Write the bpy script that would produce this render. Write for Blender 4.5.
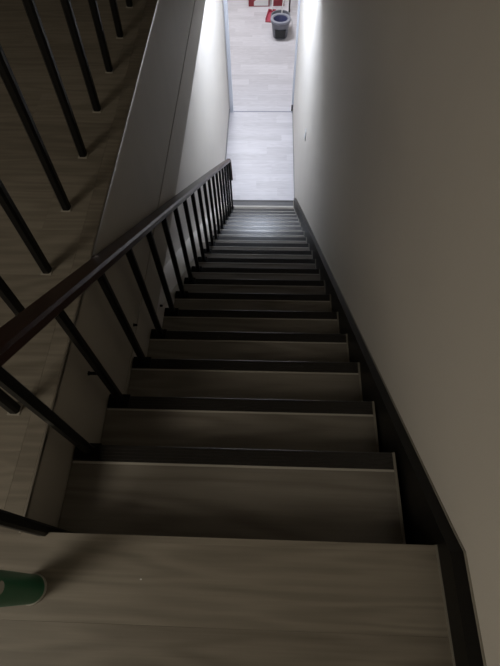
import bpy, bmesh, math, random
from mathutils import Vector, Matrix
random.seed(7)
for o in list(bpy.data.objects): bpy.data.objects.remove(o)
S = bpy.context.scene
COL = S.collection

# ------------------------------------------------------------------ camera
cam = bpy.data.cameras.new('camera'); camo = bpy.data.objects.new('camera', cam); COL.objects.link(camo)
cam.sensor_fit = 'HORIZONTAL'; cam.sensor_width = 36.0; cam.lens = 458.39 / 500 * 36.0
cam.clip_start = 0.02; cam.clip_end = 60
r_, u_, w_ = Vector((.99928, .032572, -.019443)), Vector((-.018746, .869611, .493382)), Vector((-.032979, .492662, -.869595))
m = Matrix((r_, u_, -w_)).transposed().to_4x4(); m.translation = Vector((-.39586, -.10415, 1.15028))
camo.matrix_world = m
S.camera = camo

# ------------------------------------------------------------------ world, lights, exposure
wd = bpy.data.worlds.new('world'); S.world = wd; wd.use_nodes = True
wd.node_tree.nodes['Background'].inputs[0].default_value = (.55, .6, .7, 1)
wd.node_tree.nodes['Background'].inputs[1].default_value = 0.0
S.view_settings.view_transform = 'Standard'; S.view_settings.look = 'None'
S.view_settings.gamma = 1; S.view_settings.use_curve_mapping = False
S.view_settings.exposure = 0.0

def area(name, loc, rot, size, size_y, power, color, spread=math.pi):
    l = bpy.data.lights.new(name, 'AREA'); l.shape = 'RECTANGLE'; l.size = size; l.size_y = size_y
    l.energy = power; l.color = color; l.spread = spread
    o = bpy.data.objects.new(name, l); COL.objects.link(o); o.location = loc; o.rotation_euler = rot
    return o
LAMP_CORR = (-.55, 6.0, -.54)
LAMP_ROOM = (-1.0, 10.3, -.54)
LAMP_UP = (-2.3, -1.15, 2.10)
area('corridor_lamp_light', (LAMP_CORR[0], LAMP_CORR[1], LAMP_CORR[2] - .05), (0, 0, 0), .5, 2.0, 48, (.70, .80, 1.0))
area('room_lamp_light', (LAMP_ROOM[0], LAMP_ROOM[1], LAMP_ROOM[2] - .05), (0, 0, 0), 1.1, .5, 92, (.93, .94, 1.0))
area('hall_lamp_light', (LAMP_UP[0], LAMP_UP[1], LAMP_UP[2] - .05), (0, 0, 0), .9, .9, 21.5, (1.0, .90, .74))

# ------------------------------------------------------------------ materials
def mat(name, color, rough=.6, metallic=0., spec=.5):
    M = bpy.data.materials.new(name); M.use_nodes = True
    b = M.node_tree.nodes['Principled BSDF']
    b.inputs['Base Color'].default_value = (*color, 1); b.inputs['Roughness'].default_value = rough
    b.inputs['Metallic'].default_value = metallic; b.inputs['Specular IOR Level'].default_value = spec
    return M
def noisy(name, c1, c2, scale=(8, 8, 8), rough=.6, bump=0.02, detail=4, spec=.5, bdist=.01):
    M = mat(name, c1, rough, spec=spec); nt = M.node_tree; N = nt.nodes; Lk = nt.links; b = N['Principled BSDF']
    g = N.new('ShaderNodeNewGeometry'); mp = N.new('ShaderNodeMapping'); mp.inputs['Scale'].default_value = scale
    n = N.new('ShaderNodeTexNoise'); n.inputs['Scale'].default_value = 1; n.inputs['Detail'].default_value = detail
    rp = N.new('ShaderNodeMix'); rp.data_type = 'RGBA'
    rp.inputs[6].default_value = (*c1, 1); rp.inputs[7].default_value = (*c2, 1)
    Lk.new(g.outputs['Position'], mp.inputs[0]); Lk.new(mp.outputs[0], n.inputs['Vector'])
    Lk.new(n.outputs['Fac'], rp.inputs[0]); Lk.new(rp.outputs[2], b.inputs['Base Color'])
    if bump:
        bp = N.new('ShaderNodeBump'); bp.inputs['Strength'].default_value = bump; bp.inputs['Distance'].default_value = bdist
        n2 = N.new('ShaderNodeTexNoise'); n2.inputs['Scale'].default_value = 260; n2.inputs['Detail'].default_value = 2
        Lk.new(g.outputs['Position'], n2.inputs['Vector'])
        Lk.new(n2.outputs['Fac'], bp.inputs['Height']); Lk.new(bp.outputs[0], b.inputs['Normal'])
    return M
def wood(name, dark, light, rough=.5, var=.25, ring=14., gs=(.9, 5., 5.), fine=.35, ringamp=.34):
    """grain running along x; every object is shifted by its own random number"""
    M = mat(name, light, rough); nt = M.node_tree; N = nt.nodes; Lk = nt.links; b = N['Principled BSDF']
    g = N.new('ShaderNodeNewGeometry'); oi = N.new('ShaderNodeObjectInfo')
    mul = N.new('ShaderNodeMath'); mul.operation = 'MULTIPLY'; mul.inputs[1].default_value = 37.
    Lk.new(oi.outputs['Random'], mul.inputs[0])
    add = N.new('ShaderNodeVectorMath'); add.operation = 'ADD'
    Lk.new(g.outputs['Position'], add.inputs[0]); Lk.new(mul.outputs[0], add.inputs[1])
    mp = N.new('ShaderNodeMapping'); mp.inputs['Scale'].default_value = gs; Lk.new(add.outputs[0], mp.inputs[0])
    n1 = N.new('ShaderNodeTexNoise'); n1.inputs['Scale'].default_value = 1; n1.inputs['Detail'].default_value = 2; n1.inputs['Roughness'].default_value = .4
    Lk.new(mp.outputs[0], n1.inputs['Vector'])
    k = N.new('ShaderNodeMath'); k.operation = 'MULTIPLY'; k.inputs[1].default_value = ring * 6.283
    Lk.new(n1.outputs['Fac'], k.inputs[0])
    sn = N.new('ShaderNodeMath'); sn.operation = 'SINE'; Lk.new(k.outputs[0], sn.inputs[0])
    s2 = N.new('ShaderNodeMath'); s2.operation = 'MULTIPLY_ADD'; s2.inputs[1].default_value = .5; s2.inputs[2].default_value = .5
    Lk.new(sn.outputs[0], s2.inputs[0])
    # broad soft streaks
    mp2 = N.new('ShaderNodeMapping'); mp2.inputs['Scale'].default_value = (1.6, 22., 22.); Lk.new(add.outputs[0], mp2.inputs[0])
    n2 = N.new('ShaderNodeTexNoise'); n2.inputs['Scale'].default_value = 1; n2.inputs['Detail'].default_value = 5; n2.inputs['Roughness'].default_value = .6
    Lk.new(mp2.outputs[0], n2.inputs['Vector'])
    mp3 = N.new('ShaderNodeMapping'); mp3.inputs['Scale'].default_value = (6., 160., 160.); Lk.new(add.outputs[0], mp3.inputs[0])
    n3 = N.new('ShaderNodeTexNoise'); n3.inputs['Scale'].default_value = 1; n3.inputs['Detail'].default_value = 2
    Lk.new(mp3.outputs[0], n3.inputs['Vector'])
    # fac = .3*rings + .55*streak + .35*fine
    a1 = N.new('ShaderNodeMath'); a1.operation = 'MULTIPLY'; a1.inputs[1].default_value = ringamp; Lk.new(s2.outputs[0], a1.inputs[0])
    a2 = N.new('ShaderNodeMath'); a2.operation = 'MULTIPLY_ADD'; a2.inputs[1].default_value = .75; Lk.new(n2.outputs['Fac'], a2.inputs[0]); Lk.new(a1.outputs[0], a2.inputs[2])
    a3 = N.new('ShaderNodeMath'); a3.operation = 'MULTIPLY_ADD'; a3.inputs[1].default_value = fine; Lk.new(n3.outputs['Fac'], a3.inputs[0]); Lk.new(a2.outputs[0], a3.inputs[2])
    a4 = N.new('ShaderNodeMath'); a4.operation = 'MULTIPLY_ADD'; a4.inputs[1].default_value = var; Lk.new(oi.outputs['Random'], a4.inputs[0]); Lk.new(a3.outputs[0], a4.inputs[2])
    mr = N.new('ShaderNodeMapRange'); mr.inputs[1].default_value = .35; mr.inputs[2].default_value = 1.05 + var * .5; Lk.new(a4.outputs[0], mr.inputs[0])
    mx = N.new('ShaderNodeMix'); mx.data_type = 'RGBA'; mx.inputs[6].default_value = (*dark, 1); mx.inputs[7].default_value = (*light, 1)
    Lk.new(mr.outputs[0], mx.inputs[0]); Lk.new(mx.outputs[2], b.inputs['Base Color'])
    bp = N.new('ShaderNodeBump'); bp.inputs['Strength'].default_value = .06; bp.inputs['Distance'].default_value = .004
    Lk.new(n3.outputs['Fac'], bp.inputs['Height']); Lk.new(bp.outputs[0], b.inputs['Normal'])
    return M

M = {}
M['wall'] = noisy('cream_wallpaper', (.70, .67, .625), (.75, .72, .675), (3, 3, 3), .75, .12, spec=.25)
M['fascia'] = noisy('painted_fascia', (.40, .37, .32), (.45, .42, .365), (2, 9, 2), .6, .05, spec=.3)
M['fascia_lit'] = noisy('lit_lower_fascia', (.47, .44, .39), (.52, .49, .435), (2, 9, 2), .6, .05, spec=.3)  # fascia paint lightened: light falling on the lower band is put into its colour
M['ceiling'] = noisy('ceiling_paint', (.72, .70, .66), (.78, .76, .72), (2, 2, 2), .8, .05)
M['wood'] = wood('greige_wood_plank', (.130, .114, .091), (.265, .239, .198), .5, ring=9., gs=(1.1, 11., 11.), ringamp=.27)
M['tread'] = wood('greige_wood_tread', (.147, .132, .112), (.252, .234, .206), .23, ring=8., gs=(.9, 7., 7.))
M['pale'] = wood('pale_ash_plank', (.43, .415, .435), (.65, .635, .665), .4, .35, ringamp=.14)
M['sub'] = mat('dark_subfloor', (.09, .08, .065), .9)
M['nosing'] = noisy('charcoal_nosing', (.014, .013, .0125), (.024, .022, .021), (60, 60, 60), .28, .05)
M['nosing_end'] = noisy('grey_end_nosing', (.07, .07, .075), (.09, .09, .095), (60, 60, 60), .45, .05)
M['line'] = mat('pale_nosing_line', (.42, .40, .36), .4)
M['bead'] = mat('pale_caulk', (.24, .225, .19), .6)
M['skirt'] = noisy('dark_skirting', (.004, .0037, .0034), (.007, .0065, .006), (4, 40, 40), .42, .03, spec=.25)
M['iron'] = noisy('black_painted_iron', (.004, .004, .004), (.007, .007, .007), (30, 30, 30), .42, .03, spec=.22)
M['rail'] = noisy('dark_brown_rail', (.026, .011, .008), (.044, .018, .013), (60, 4, 4), .36, .02, spec=.35)
M['trim'] = mat('pale_edge_trim', (.34, .32, .28), .45)
M['alu'] = mat('edge_aluminium', (.42, .40, .36), .33, 1.)
M['jamb'] = noisy('pale_blue_grey_frame', (.60, .63, .70), (.66, .69, .75), (3, 3, 3), .4, 0)
M['base'] = noisy('grey_baseboard', (.20, .20, .20), (.26, .26, .26), (3, 3, 3), .5, 0)
M['white'] = mat('white_plastic', (.70, .70, .70), .35)
M['dark'] = mat('black_plastic', (.012, .012, .013), .4)
M['green'] = noisy('green_print', (.010, .135, .065), (.013, .15, .072), (20, 20, 20), .4, 0)
M['cuprim'] = mat('pale_base_rim', (.42, .42, .38), .5)
M['grey_plastic'] = noisy('grey_plastic', (.13, .135, .16), (.15, .155, .18), (8, 8, 8), .4, 0)
M['light_grey'] = mat('light_grey_plastic', (.24, .25, .30), .4)
M['blue_plastic'] = mat('dark_blue_plastic', (.05, .055, .13), .4)
M['red'] = noisy('red_plastic', (.38, .055, .09), (.45, .07, .11), (8, 8, 8), .45, 0)
M['carton'] = noisy('dark_red_carton', (.20, .02, .03), (.25, .03, .04), (8, 8, 8), .6, 0)
M['steel'] = mat('steel', (.6, .6, .62), .3, 1)
def emit(name, c, s):
    m_ = mat(name, (.8, .8, .8)); b = m_.node_tree.nodes['Principled BSDF']
    b.inputs['Emission Color'].default_value = (*c, 1); b.inputs['Emission Strength'].default_value = s
    return m_
M['glow_cool'] = emit('lit_diffuser_cool', (.92, .95, 1), 6)
M['glow_warm'] = emit('lit_diffuser_warm', (1, .9, .74), 2)

# ------------------------------------------------------------------ mesh helpers
def add_box(bm, x0, x1, y0, y1, z0, z1):
    v = [bm.verts.new(p) for p in ((x0, y0, z0), (x1, y0, z0), (x1, y1, z0), (x0, y1, z0), (x0, y0, z1), (x1, y0, z1), (x1, y1, z1), (x0, y1, z1))]
    for f in ((3, 2, 1, 0), (4, 5, 6, 7), (0, 1, 5, 4), (1, 2, 6, 5), (2, 3, 7, 6), (3, 0, 4, 7)): bm.faces.new([v[i] for i in f])
def add_prism(bm, poly, x0, x1):
    """poly in (y,z), extruded along x"""
    a = [bm.verts.new((x0, y, z)) for y, z in poly]; b = [bm.verts.new((x1, y, z)) for y, z in poly]; n = len(poly)
    bm.faces.new(a[::-1]); bm.faces.new(b)
    for i in range(n): bm.faces.new((a[i], a[(i + 1) % n], b[(i + 1) % n], b[i]))
def add_tube(bm, pts, r, seg=10, cap=True, square=None):
    """round tube along pts; square=(w,h): rectangular section"""
    pts = [Vector(p) for p in pts]; rings = []
    for i, p in enumerate(pts):
        t = (pts[min(i + 1, len(pts) - 1)] - pts[max(i - 1, 0)]).normalized()
        ref = Vector((1, 0, 0)) if abs(t.x) < .9 else Vector((0, 1, 0))
        s = (ref - t * ref.dot(t)).normalized(); u = s.cross(t).normalized()
        if square:
            w, h = square; c = min(w, h) * .22
            loc = [(-w/2, -h/2+c), (-w/2, h/2-c), (-w/2+c, h/2), (w/2-c, h/2), (w/2, h/2-c), (w/2, -h/2+c), (w/2-c, -h/2), (-w/2+c, -h/2)]
        else:
            loc = [(r * math.cos(2 * math.pi * k / seg), r * math.sin(2 * math.pi * k / seg)) for k in range(seg)]
        rings.append([bm.verts.new(p + s * a + u * b) for a, b in loc])
    n = len(rings[0])
    for a, b in zip(rings, rings[1:]):
        for k in range(n): bm.faces.new((a[k], a[(k + 1) % n], b[(k + 1) % n], b[k]))
    if cap: bm.faces.new(rings[0][::-1]); bm.faces.new(rings[-1])
def add_lathe(bm, prof, c=(0, 0, 0), seg=32, close=False):
    rings = []
    for r, z in prof:
        rings.append([bm.verts.new((c[0] + r * math.cos(2 * math.pi * k / seg), c[1] + r * math.sin(2 * math.pi * k / seg), c[2] + z)) for k in range(seg)])
    for a, b in zip(rings, rings[1:]):
        for k in range(seg): bm.faces.new((a[k], a[(k + 1) % seg], b[(k + 1) % seg], b[k]))
    if close: bm.faces.new(rings[0][::-1]); bm.faces.new(rings[-1])
def mesh(name, fn, smooth=False, bevel=0):
    bm = bmesh.new(); fn(bm)
    if bevel: bmesh.ops.bevel(bm, geom=list(bm.edges), offset=bevel, segments=2, affect='EDGES')
    bmesh.ops.recalc_face_normals(bm, faces=bm.faces)
    me = bpy.data.meshes.new(name); bm.to_mesh(me); bm.free()
    if smooth:
        for p in me.polygons: p.use_smooth = True
        try: me.set_sharp_from_angle(angle=math.radians(35))
        except Exception: pass
    return me
def put(name, me, material, parent=None, loc=(0, 0, 0), rot=(0, 0, 0)):
    o = bpy.data.objects.new(name, me); COL.objects.link(o); o.location = loc; o.rotation_euler = rot
    if material is not None and len(me.materials) == 0: me.materials.append(material)
    if parent: o.parent = parent
    return o
def obj(name, fn, material, parent=None, loc=(0, 0, 0), rot=(0, 0, 0), smooth=False, bevel=0):
    return put(name, mesh(name, fn, smooth, bevel), material, parent, loc, rot)
def box(name, material, x0, x1, y0, y1, z0, z1, parent=None, bevel=0):
    cx, cy = (x0 + x1) / 2, (y0 + y1) / 2
    return obj(name, lambda b: add_box(b, x0 - cx, x1 - cx, y0 - cy, y1 - cy, 0, z1 - z0), material, parent, (cx, cy, z0), bevel=bevel)
def empty(name, loc=(0, 0, 0)):
    o = bpy.data.objects.new(name, None); COL.objects.link(o); o.location = loc; o.empty_display_size = .1
    return o
def tag(o, label=None, cat=None, group=None, kind=None):
    if label: o['label'] = label
    if cat: o['category'] = cat
    if group: o['group'] = group
    if kind: o['kind'] = kind
    return o
def struct(name, material, x0, x1, y0, y1, z0, z1, label, cat):
    return tag(box(name, material, x0, x1, y0, y1, z0, z1), label, cat, kind='structure')

# ------------------------------------------------------------------ dimensions (metres)
RUN, RISE, N = .25, .19735, 20
WR = .034          # right wall plane
XL = -.955        # left end of the treads / fascia plane
XW = -1.125       # recessed lower left wall
ZC = -.85         # underside of the header beam and fascia
ZK = -.48         # lower ceiling
YH = 4.3          # header above the lower stairs
Y20 = 5.125       # front edge of the last, deeper tread
ZF = -21 * RISE   # lower floor
YD = 7.55         # doorway
YE = 13.2         # far end of the room
def pz(y): return -RISE / RUN * y          # line through the nosings

# ------------------------------------------------------------------ shell
struct('wall_right', M['wall'], WR, WR + .12, -2.6, YD, ZF - .2, 2.4, 'tall cream wall along the right side of the stairs', 'wall')
struct('wall_left', M['wall'], XW - .12, XW, 0.0, YD, ZF - .2, ZK, 'pale lower wall on the left below the fascia', 'wall')
struct('wall_back', M['wall'], -4.6, WR, -2.72, -2.6, 0, 2.4, 'cream wall of the upper hall behind the landing', 'wall')
struct('wall_far_left', M['wall'], -4.72, -4.6, -2.6, YH, 0, 2.4, 'cream wall at the far left of the upper hall', 'wall')
struct('wall_header', M['wall'], -4.6, WR, YH, YH + .12, ZC, 2.4, 'wall above the lower corridor closing the stairwell', 'wall')
struct('ceiling', M['ceiling'], -4.72, WR + .12, -2.72, YH + .12, 2.4, 2.5, 'plain pale ceiling above the upper hall', 'ceiling')
struct('ceiling', M['ceiling'], -3.4, 1.6, YH + .12, YE, ZK, ZK + .1, 'plain pale ceiling above the lower corridor and room', 'ceiling')
tag(struct('trim_1', M['fascia'], XW, -.957, 0.001, YH, -.560, -.010, 'upper fascia panel below the edge of the upper floor', 'fascia'))
struct('trim_2', M['fascia_lit'], XW, -.957, 0.06, YH, ZC, -.574, 'lower fascia band above the pale lower wall', 'fascia')
struct('trim_3', M['sub'], XW, -.966, 0.06, YH, -.574, -.560, 'thin dark groove between the two fascia bands', 'trim')
struct('trim_4', M['alu'], -.9615, -.9565, 0.0, YH, -.010, .0020, 'thin pale trim strip along the edge of the upper floor', 'trim')

# floors: slab with plank children
def plank_floor(name, label, x0, x1, y0, y1, ztop, material, width, length, xoff, holes=None, slab=.1, submat='sub', flip=False, xend=None):
    f = tag(box(name, M[submat], x0, x1, y0, y1, ztop - slab, ztop - .004), label, 'floor', kind='structure')
    cx, cy = f.location.x, f.location.y
    cache = {}
    if xend is not None:
        put('border_plank', mesh('border_plank', lambda bm: add_box(bm, xend + .0005, x1, y0, y1, ztop - .005, ztop)), M[material], f, (-cx, -cy, slab - ztop))
        x1 = xend
    ny = int(math.ceil((y1 - y0) / width - 1e-6))
    for j in range(ny):
        ya = y0 + j * width; yb = min(ya + width, y1)
        if flip: ya, yb = max(y1 - (j + 1) * width, y0), y1 - j * width
        off = (j * xoff + .3) % length
        x = x0 - off
        while x < x1 - 1e-6:
            a, b = max(x, x0), min(x + length, x1); x += length
            if b - a < .02: continue
            key = (round(b - a, 3), round(yb - ya, 3))
            if key not in cache:
                l, w = key
                cache[key] = mesh('plank', lambda bm: add_box(bm, -l/2 + .00015, l/2 - .00015, -w/2 + .00015, w/2 - .00015, 0, .005))
            put('plank', cache[key], M[material], f, ((a + b) / 2 - cx, (ya + yb) / 2 - cy, slab - .005))
    return f
plank_floor('floor', 'upper hall floor of greige wood planks left of the stairwell', -4.6, -.962, 0.0, YH, 0, 'wood', .186, 1.22, .47, slab=.12, xend=-1.012)
plank_floor('floor', 'top landing floor of greige wood planks with wavy grain', -4.6, 0.0, -2.6, 0.0, 0, 'wood', .172, 1.84, .45, slab=.12, flip=True)
plank_floor('floor', 'lower corridor floor of pale ash planks at the foot of the stairs', XW, WR, Y20 - .03, YD, ZF, 'pale', .165, .93, .34)
plank_floor('floor', 'pale ash plank floor of the room beyond the doorway', -3.3, 1.5, YD, YE, ZF, 'pale', .165, .93, .37)

# room beyond
struct('wall_room_left', M['wall'], -3.4, -3.3, YD, YE, ZF, ZK, 'pale left wall of the room beyond the doorway', 'wall')
struct('wall_room_right', M['wall'], 1.5, 1.6, YD, YE, ZF, ZK, 'pale right wall of the room beyond the doorway', 'wall')
struct('wall_room_far', M['wall'], -3.4, 1.6, YE, YE + .1, ZF, ZK, 'pale far wall of the room beyond the doorway', 'wall')
JL, JR = -1.06, 0.012
struct('wall_door_left', M['wall'], -3.3, JL - .05, YD, YD + .12, ZF, ZK, 'wall beside the doorway on its left', 'wall')
struct('wall_door_right', M['wall'], JR + .05, 1.5, YD, YD + .12, ZF, ZK, 'wall beside the doorway on its right', 'wall')
struct('wall_door_above', M['wall'], JL - .05, JR + .05, YD, YD + .12, ZF + 2.3, ZK, 'wall above the lower doorway', 'wall')
d = tag(empty('door_1', ((JL + JR) / 2, YD, ZF)), 'pale blue-grey door frame at the end of the lower corridor', 'door frame', kind='structure')
jm = lambda b, s: (add_box(b, -.026, .026, -.02, .13, 0, 2.3), add_box(b, -.036 if s > 0 else -.016, .016 if s > 0 else .036, -.03, -.02, 0, 2.3))
obj('jamb', lambda b: jm(b, -1), M['jamb'], d, (JL - .025 - d.location.x, 0, 0))
obj('jamb', lambda b: jm(b, 1), M['jamb'], d, (JR + .025 - d.location.x, 0, 0))
obj('head', lambda b: add_box(b, (JL - JR) / 2, (JR - JL) / 2, -.02, .13, 2.25, 2.3), M['jamb'], d)
obj('threshold_strip', lambda b: add_box(b, (JL - JR) / 2, (JR - JL) / 2, -.012, .012, -.004, .002), M['light_grey'], d)
for x in (JR + .0,):
    obj('hinge', lambda b: add_tube(b, [(0, 0, .05), (0, 0, .16)], .014), M['dark'], d, (x - d.location.x, -.045, 0))
struct('baseboard_left', M['base'], XW, XW + .014, Y20 + .02, YD - .03, ZF, ZF + .075, 'grey baseboard along the left side of the lower corridor', 'baseboard')
struct('baseboard_right', M['base'], WR - .012, WR, Y20 + .02, YD - .03, ZF, ZF + .075, 'grey baseboard along the right side of the lower corridor', 'baseboard')
struct('trim_5', M['trim'], WR - .006, WR, Y20 + .02, YD - .03, ZF + .075, ZF + .083, 'pale bead above the right corridor baseboard', 'trim')

# dark skirting along the right wall, following the landing and the flight
def sk(y): return pz(y) + min(.06 + .021 * y, .148)
poly = [(-2.6, .075), (-.015, .075), (.03, sk(.03))] + [(y, sk(y)) for y in (1., 2., 3., 4.2)] + [(Y20 + .02, sk(Y20 + .02)), (Y20 + .02, ZF), (Y20 - .5, ZF), (.2, -.55), (-2.6, -.1)]
o = obj('baseboard_stairs', lambda b: add_prism(b, poly, .002, WR), M['skirt'])
tag(o, 'dark skirting board running down the right wall beside the treads', 'skirting', kind='structure')
def bead_top(b):
    add_tube(b, [(WR - .001, y, z + .001) for y, z in poly[:8]], .0035, 6)
obj('caulk_bead', bead_top, M['bead'], o)

# ------------------------------------------------------------------ staircase
st = tag(empty('staircase', (0, 0, 0)), 'steep straight staircase of greige wood-look treads with dark nosings', 'staircase')
TH = .035
def tread_mesh(depth, name):
    # local origin at the nosing, right end; extends back by depth
    return mesh(name, lambda b: add_box(b, XL, -.006, -depth, -.002, -TH, 0))
m_tread = tread_mesh(RUN + .022, 'tread')
m_tread20 = tread_mesh(Y20 - 19 * RUN + .022, 'tread_deep')
SW = .050
def strip_fn(b):
    add_prism(b, [(-SW, .0005), (-SW, .002), (-.003, .002), (.0, -.001), (.0, -TH - .004), (-.0025, -TH - .004), (-.0025, .0005)], XL + .002, -.007)
m_strip = mesh('nosing_strip', strip_fn)
m_ridge = mesh('grip_ridges', lambda b: [add_box(b, XL + .002, -.007, -SW + .008 + i * .010, -SW + .012 + i * .010, .0018, .0032) for i in range(4)])
m_line = mesh('nosing_line', lambda b: add_box(b, XL + .002, -.007, -SW - .0065, -SW, .0005, .0028))
m_bead = mesh('caulk_bead', lambda b: add_box(b, -.0065, .001, -RUN - .01, 0, -.01, .003))
m_bead20 = mesh('caulk_bead', lambda b: add_box(b, -.0065, .001, -(Y20 - 19 * RUN) - .01, 0, -.01, .003))
m_strip20 = mesh('nosing_strip', lambda b: add_prism(b, [(-.12, .0005), (-.12, .002), (-.003, .002), (0, -.001), (0, -TH), (-.0025, -TH), (-.0025, .0005)], XL + .002, -.007))
m_line20 = mesh('nosing_line', lambda b: add_box(b, XL + .002, -.007, -.150, -.12, .0005, .0028))
m_riser = mesh('riser', lambda b: add_box(b, XL, -.001, -.040, -.022, -RISE, -TH))
TX = {1: (.012, .016), 2: (.006, .001)}   # the top two treads sit a little proud of the regular pitch
for k in range(0, N + 1):
    y = k * RUN if k < N else Y20
    z = -k * RISE
    if k > 0:
        t = put('tread', m_tread if k < N else m_tread20, M['tread'], st, (-TX.get(k, (0, 0))[0], y + TX.get(k, (0, 0))[1], z))
        t.scale.x = 1 - TX.get(k, (0, 0))[0] / .955
        s = put('nosing_strip', m_strip if k < N else m_strip20, M['nosing'] if k < N else M['nosing_end'], t)
        put('grip_ridges', m_ridge, M['nosing'] if k < N else M['nosing_end'], t)
        put('nosing_line', m_line if k < N else m_line20, M['line'], t)
        put('caulk_bead', m_bead if k < N else m_bead20, M['bead'], t)
    put('riser', m_riser, M['tread'], st, (0, y + TX.get(k, (0, 0))[1], z))
obj('landing_edge', lambda b: add_box(b, XL, -.001, -.012, .003, -.045, .0008), M['wood'], st)
obj('caulk_bead', lambda b: add_box(b, -.002, .003, -2.6, .004, -.01, .004), M['bead'], st)
# painted curb on the left, sloped top just above the nosings
H = .05
pc = [(1.09, ZC), (1.12, pz(1.12) + H), (Y20 + .02, pz(Y20 + .02) + H), (Y20 + .02, ZF), (Y20 - .4, ZF), (1.09, -1.4)]
tag(obj('trim_6', lambda b: add_prism(b, pc, XW, XL - .001), M['wall']), 'pale painted curb sloping down between the treads and the left wall', 'curb', kind='structure')

# ------------------------------------------------------------------ stair railing
BX = -.905
rl = tag(empty('stair_railing', (BX, 0, 0)), 'black iron baluster railing with dark brown handrail descending beside the stairs', 'railing')
def rail_top(y): return pz(y) + .590 + .068 * y - .0025 * y * y
BW = .026
def rail_fn(b):
    ys = [-.06 + i * (4.84 + .06) / 24 for i in range(25)]
    add_tube(b, [(-.018, y, rail_top(y) - .017) for y in ys], 0, square=(.066, .034))
obj('handrail', rail_fn, M['rail'], rl, smooth=True)
ye, ze = 4.84, rail_top(4.84)
obj('rail_return', lambda b: add_tube(b, [(-.012, ye - .015, ze - .002), (-.010, ye + .025, ze - .05), (-.004, ye + .022, ze - .2), (0, ye + .005, ze - .34)], 0, square=(.05, .042)), M['rail'], rl)
m_foot = mesh('foot_plate', lambda b: add_box(b, XL + .003 - BX, .028, -.024, .024, 0, .008))
for k in range(0, N):
    y = k * RUN - .022 + TX.get(k, (0, 0))[1]; zb = -k * RISE
    if k == 0: y, zb = .007, -RISE
    zt = rail_top(y) - .03
    if k == N - 1: y += .03
    ba = obj('baluster', lambda b: add_tube(b, [(0, 0, .002), (0, 0, zt - zb)], 0, square=(BW, BW)), M['iron'], rl, (0, y, zb))
    if k > 0: put('foot_plate', m_foot, M['iron'], ba)

# mounting bolts poking out of the fascia and curb behind the balusters
for (p, l, lab) in (((-.957, .488, -.175), .052, 'dark bolt joining the fascia to the second stair baluster'),
                    ((-.957, .872, -.522), .016, 'small dark bolt end on the fascia between two balusters'),
                    ((-.956, 1.215, -.900), .010, 'tiny dark bolt end just under the fascia above a tread')):
    o = obj('mounting_bolt', lambda b: (add_tube(b, [(-.004, 0, 0), (l, 0, 0)], .0055, 8), add_tube(b, [(-.001, 0, 0), (.003, 0, 0)], .008, 6)), M['iron'], loc=p)
    tag(o, lab, 'bolt', 'mounting bolts')

# ------------------------------------------------------------------ railing on the upper floor
UX = -1.087
ul = tag(empty('landing_railing', (UX, 0, 0)), 'row of black iron balusters standing on the upper floor edge', 'railing')
UB = [(.03, .30), (.005, .555)] + [(0, .759 + .2685 * i) for i in range(13)]
m_ub = mesh('baluster', lambda b: add_tube(b, [(0, 0, .002), (0, 0, .86)], 0, square=(.028, .028)))
m_uf = mesh('base_ring', lambda b: add_box(b, -.0165, .0165, -.0165, .0165, 0, .004))
for dx, y in UB:
    ba = put('baluster', m_ub, M['iron'], ul, (dx, y, 0), (0, math.radians(2.3), 0))
    put('base_ring', m_uf, M['trim'], ba)
obj('handrail', lambda b: add_tube(b, [(.065, .24, .875), (.040, .56, .875), (.035, .8, .875), (.035, YH, .875)], 0, square=(.060, .040)), M['rail'], ul)

# ------------------------------------------------------------------ lamps
def lamp(name, loc, sx, sy, glow, label, ztop):
    t = tag(empty(name, (loc[0], loc[1], ztop)), label, 'lamp')
    h = ztop - loc[2]
    obj('housing', lambda b: add_box(b, -sx/2 - .02, sx/2 + .02, -sy/2 - .02, sy/2 + .02, -h + .02, 0), M['white'], t, bevel=.004)
    obj('diffuser', lambda b: add_box(b, -sx/2, sx/2, -sy/2, sy/2, -h - .01, -h + .02), M[glow], t, bevel=.006)
    return t
lamp('ceiling_lamp', LAMP_CORR, .5, 2.0, 'glow_cool', 'long cool white ceiling lamp of the lower corridor', ZK)
lamp('ceiling_lamp', LAMP_ROOM, 1.1, .5, 'glow_cool', 'wide cool white ceiling lamp in the room beyond the doorway', ZK)
tl = lamp('pendant_lamp', LAMP_UP, .9, .9, 'glow_warm', 'dim warm pendant lamp of the upper hall', LAMP_UP[2] + .06)
obj('cord', lambda b: add_tube(b, [(0, 0, 0), (0, 0, 2.4 - LAMP_UP[2] - .06)], .006, 8), M['dark'], tl)

# ------------------------------------------------------------------ light switch on the right wall
sw = tag(empty('light_switch', (WR, 4.55, -2.36)), 'small white light switch plate on the right wall near the stair foot', 'light switch')
obj('plate', lambda b: add_box(b, -.008, 0, -.04, .04, -.06, .06), M['white'], sw, bevel=.003)
obj('rocker', lambda b: add_box(b, -.012, -.007, -.025, .025, -.050, -.005), M['jamb'], sw, bevel=.002)

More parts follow.
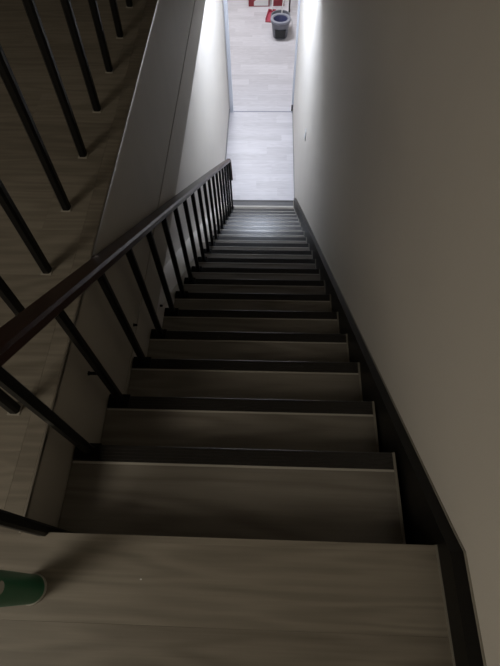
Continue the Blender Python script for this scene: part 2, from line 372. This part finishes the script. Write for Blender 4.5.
# ------------------------------------------------------------------ green tumbler on the landing
cu = tag(empty('tumbler', (-.897, -.113, 0)), 'slim green tumbler with a pale base rim standing on the landing', 'tumbler')
obj('body', lambda b: add_lathe(b, [(.0, .004), (.0285, .004), (.0290, .012), (.0330, .23), (.0340, .236), (.0320, .236), (.0280, .014), (0, .014)], seg=40), M['green'], cu, smooth=True)
obj('base_rim', lambda b: add_lathe(b, [(.0245, .0), (.0302, .0), (.0310, .005), (.0304, .0095), (.0286, .0105), (.0245, .006)], seg=40), M['cuprim'], cu, smooth=True)
def emblem(b):
    zc, ac, R = .212, .05, .011
    rows = []
    cen = None
    def P(a, z): 
        r = .0290 + (.0330 - .0290) * (z - .012) / .218 + .0012
        return (r * math.cos(a), r * math.sin(a), z)
    c0 = b.verts.new(P(ac, zc)); ring = [b.verts.new(P(ac + R * math.cos(t) / .031, zc + R * math.sin(t))) for t in [2 * math.pi * i / 24 for i in range(24)]]
    for i in range(24): b.faces.new((c0, ring[i], ring[(i + 1) % 24]))
obj('emblem', emblem, M['cuprim'], cu)
# crumb
cr = obj('crumb', lambda b: bmesh.ops.create_icosphere(b, subdivisions=1, radius=.0022), M['white'], loc=(-.661, -.086, .0012))
cr.scale = (1.3, .9, .6); tag(cr, 'tiny white crumb on the top landing floor', 'crumb')
cr2 = obj('crumb', lambda b: bmesh.ops.create_icosphere(b, subdivisions=1, radius=.0016), M['white'], loc=tuple((-1.03, .66, .001)))
cr2.scale = (1.2, .9, .6); tag(cr2, 'tiny white crumb on the upper floor near the handrail', 'crumb')

# ------------------------------------------------------------------ things in the room beyond
BY = 9.92
bk = tag(empty('mop_bucket', (-.20, BY, ZF)), 'grey mop bucket with round wringer on the pale floor by the doorway', 'bucket')
def stadium(rx, y0, y1, z, n=12):
    """outline with round ends; y0 front, y1 back"""
    pts = []
    for i in range(n + 1):
        a = math.pi + math.pi * i / n; pts.append((rx * math.cos(a), y0 + rx + rx * math.sin(a), z))
    for i in range(n + 1):
        a = math.pi * i / n; pts.append((rx * math.cos(a), y1 - rx + rx * math.sin(a), z))
    return pts
def shell(b, secs):
    rings = [[b.verts.new(p) for p in s] for s in secs]; n = len(rings[0])
    for a, c in zip(rings, rings[1:]):
        for k in range(n): b.faces.new((a[k], a[(k + 1) % n], c[(k + 1) % n], c[k]))
    b.faces.new(rings[0][::-1]); b.faces.new(rings[-1])
obj('body', lambda b: shell(b, [stadium(.145, .0, .50, 0), stadium(.150, -.006, .51, .02), stadium(.185, -.03, .56, .27), stadium(.20, -.045, .575, .275), stadium(.20, -.045, .575, .295),
                               stadium(.18, -.02, .55, .295), stadium(.14, .02, .48, .06)]), M['grey_plastic'], bk, smooth=True)
obj('water', lambda b: shell(b, [stadium(.160, .0, .52, .15), stadium(.161, .0, .521, .162)]), M['blue_plastic'], bk)
wr = obj('wringer', lambda b: add_lathe(b, [(.12, .12), (.165, .29), (.205, .295), (.21, .31), (.205, .33), (.155, .335), (.145, .325), (.14, .30)], (0, .17, 0), 32), M['light_grey'], bk, smooth=True)
obj('basket', lambda b: add_lathe(b, [(.142, .318), (.10, .20), (.07, .18), (0, .175)], (0, .17, 0), 28), M['blue_plastic'], wr, smooth=True)
obj('basket_cone', lambda b: add_lathe(b, [(.07, .182), (.05, .215), (.0, .225)], (0, .17, 0), 20), M['white'], wr, smooth=True)
def window_fn(b):
    P = [(-.10, -.004, .035), (.10, -.004, .035), (.11, -.022, .19), (-.11, -.022, .19)]
    f = [b.verts.new((x, y - .012, z)) for x, y, z in P]; g = [b.verts.new((x, y + .05, z)) for x, y, z in P]
    b.faces.new(f); b.faces.new(g[::-1])
    for i in range(4): b.faces.new((f[i], g[i], g[(i + 1) % 4], f[(i + 1) % 4]))
obj('front_recess', window_fn, M['dark'], bk)
obj('bail_handle', lambda b: add_tube(b, [(.2, .30, .28), (.24, .24, .24), (.245, .16, .16), (.23, .02, .13)], .008, 8), M['steel'], bk, smooth=True)

dp = tag(empty('dustpan', (-.40, 10.83, ZF)), 'red dustpan lying left of the mop bucket', 'dustpan')
dp.rotation_euler = (0, 0, math.radians(-9))
def pan(b):
    add_box(b, -.085, .085, -.22, .17, 0, .012); add_box(b, -.085, -.075, -.20, .17, .012, .06); add_box(b, .075, .085, -.20, .17, .012, .06); add_box(b, -.085, .085, .16, .17, .012, .07)
obj('pan', pan, M['red'], dp)
obj('lip', lambda b: add_box(b, -.085, .085, -.245, -.22, 0, .008), M['carton'], dp)
obj('handle', lambda b: add_tube(b, [(0, .16, .05), (.02, .40, .85)], .014, 10), M['white'], dp, smooth=True)

def pole(name, a, bpt, r, m_, label, head=None):
    t = tag(empty(name, a), label, 'broom' if name == 'broom' else 'mop')
    v = Vector(bpt) - Vector(a)
    obj('handle', lambda b: add_tube(b, [(0, 0, 0), tuple(v)], r, 10), M[m_], t, smooth=True)
    return t
mo = pole('mop', (-.19, BY + .40, ZF + .185), (.02, 11.55, ZF + 1.35), .014, 'steel', 'mop with steel handle standing in the grey bucket')
obj('mop_head', lambda b: add_lathe(b, [(0, -.015), (.085, -.012), (.07, .01), (.03, .03), (0, .035)], (0, 0, 0), 20), M['light_grey'], mo, smooth=True)
br = pole('broom', (-.24, 11.30, ZF + .12), (-.10, 11.85, ZF + 1.3), .013, 'red', 'broom with a red handle behind the mop bucket')
obj('broom_head', lambda b: add_box(b, -.13, .13, -.03, .03, -.12, 0), M['carton'], br)
b2 = pole('broom', (.0, 11.0, ZF), (.05, 11.8, ZF + 1.3), .018, 'dark', 'broom with a black handle leaning head up behind the bucket')
obj('broom_head', lambda b: add_box(b, -.07, .17, .77, .83, 1.28, 1.42), M['dark'], b2)

ct = tag(empty('carton', (-.66, 11.45, ZF)), 'dark red box with a white printed patch behind the dustpan', 'box')
obj('box_body', lambda b: add_box(b, -.24, .22, -.2, .2, 0, .42), M['carton'], ct, bevel=.004)
def patch(b):
    P = [(-.12, .02), (.20, .02), (.20, .16), (.14, .19), (.10, .15), (.03, .15), (-.02, .23), (-.06, .15), (-.12, .10)]
    vs = [b.verts.new((x, -.2015, z)) for x, z in P]; b.faces.new(vs)
obj('printed_patch', patch, M['white'], ct)
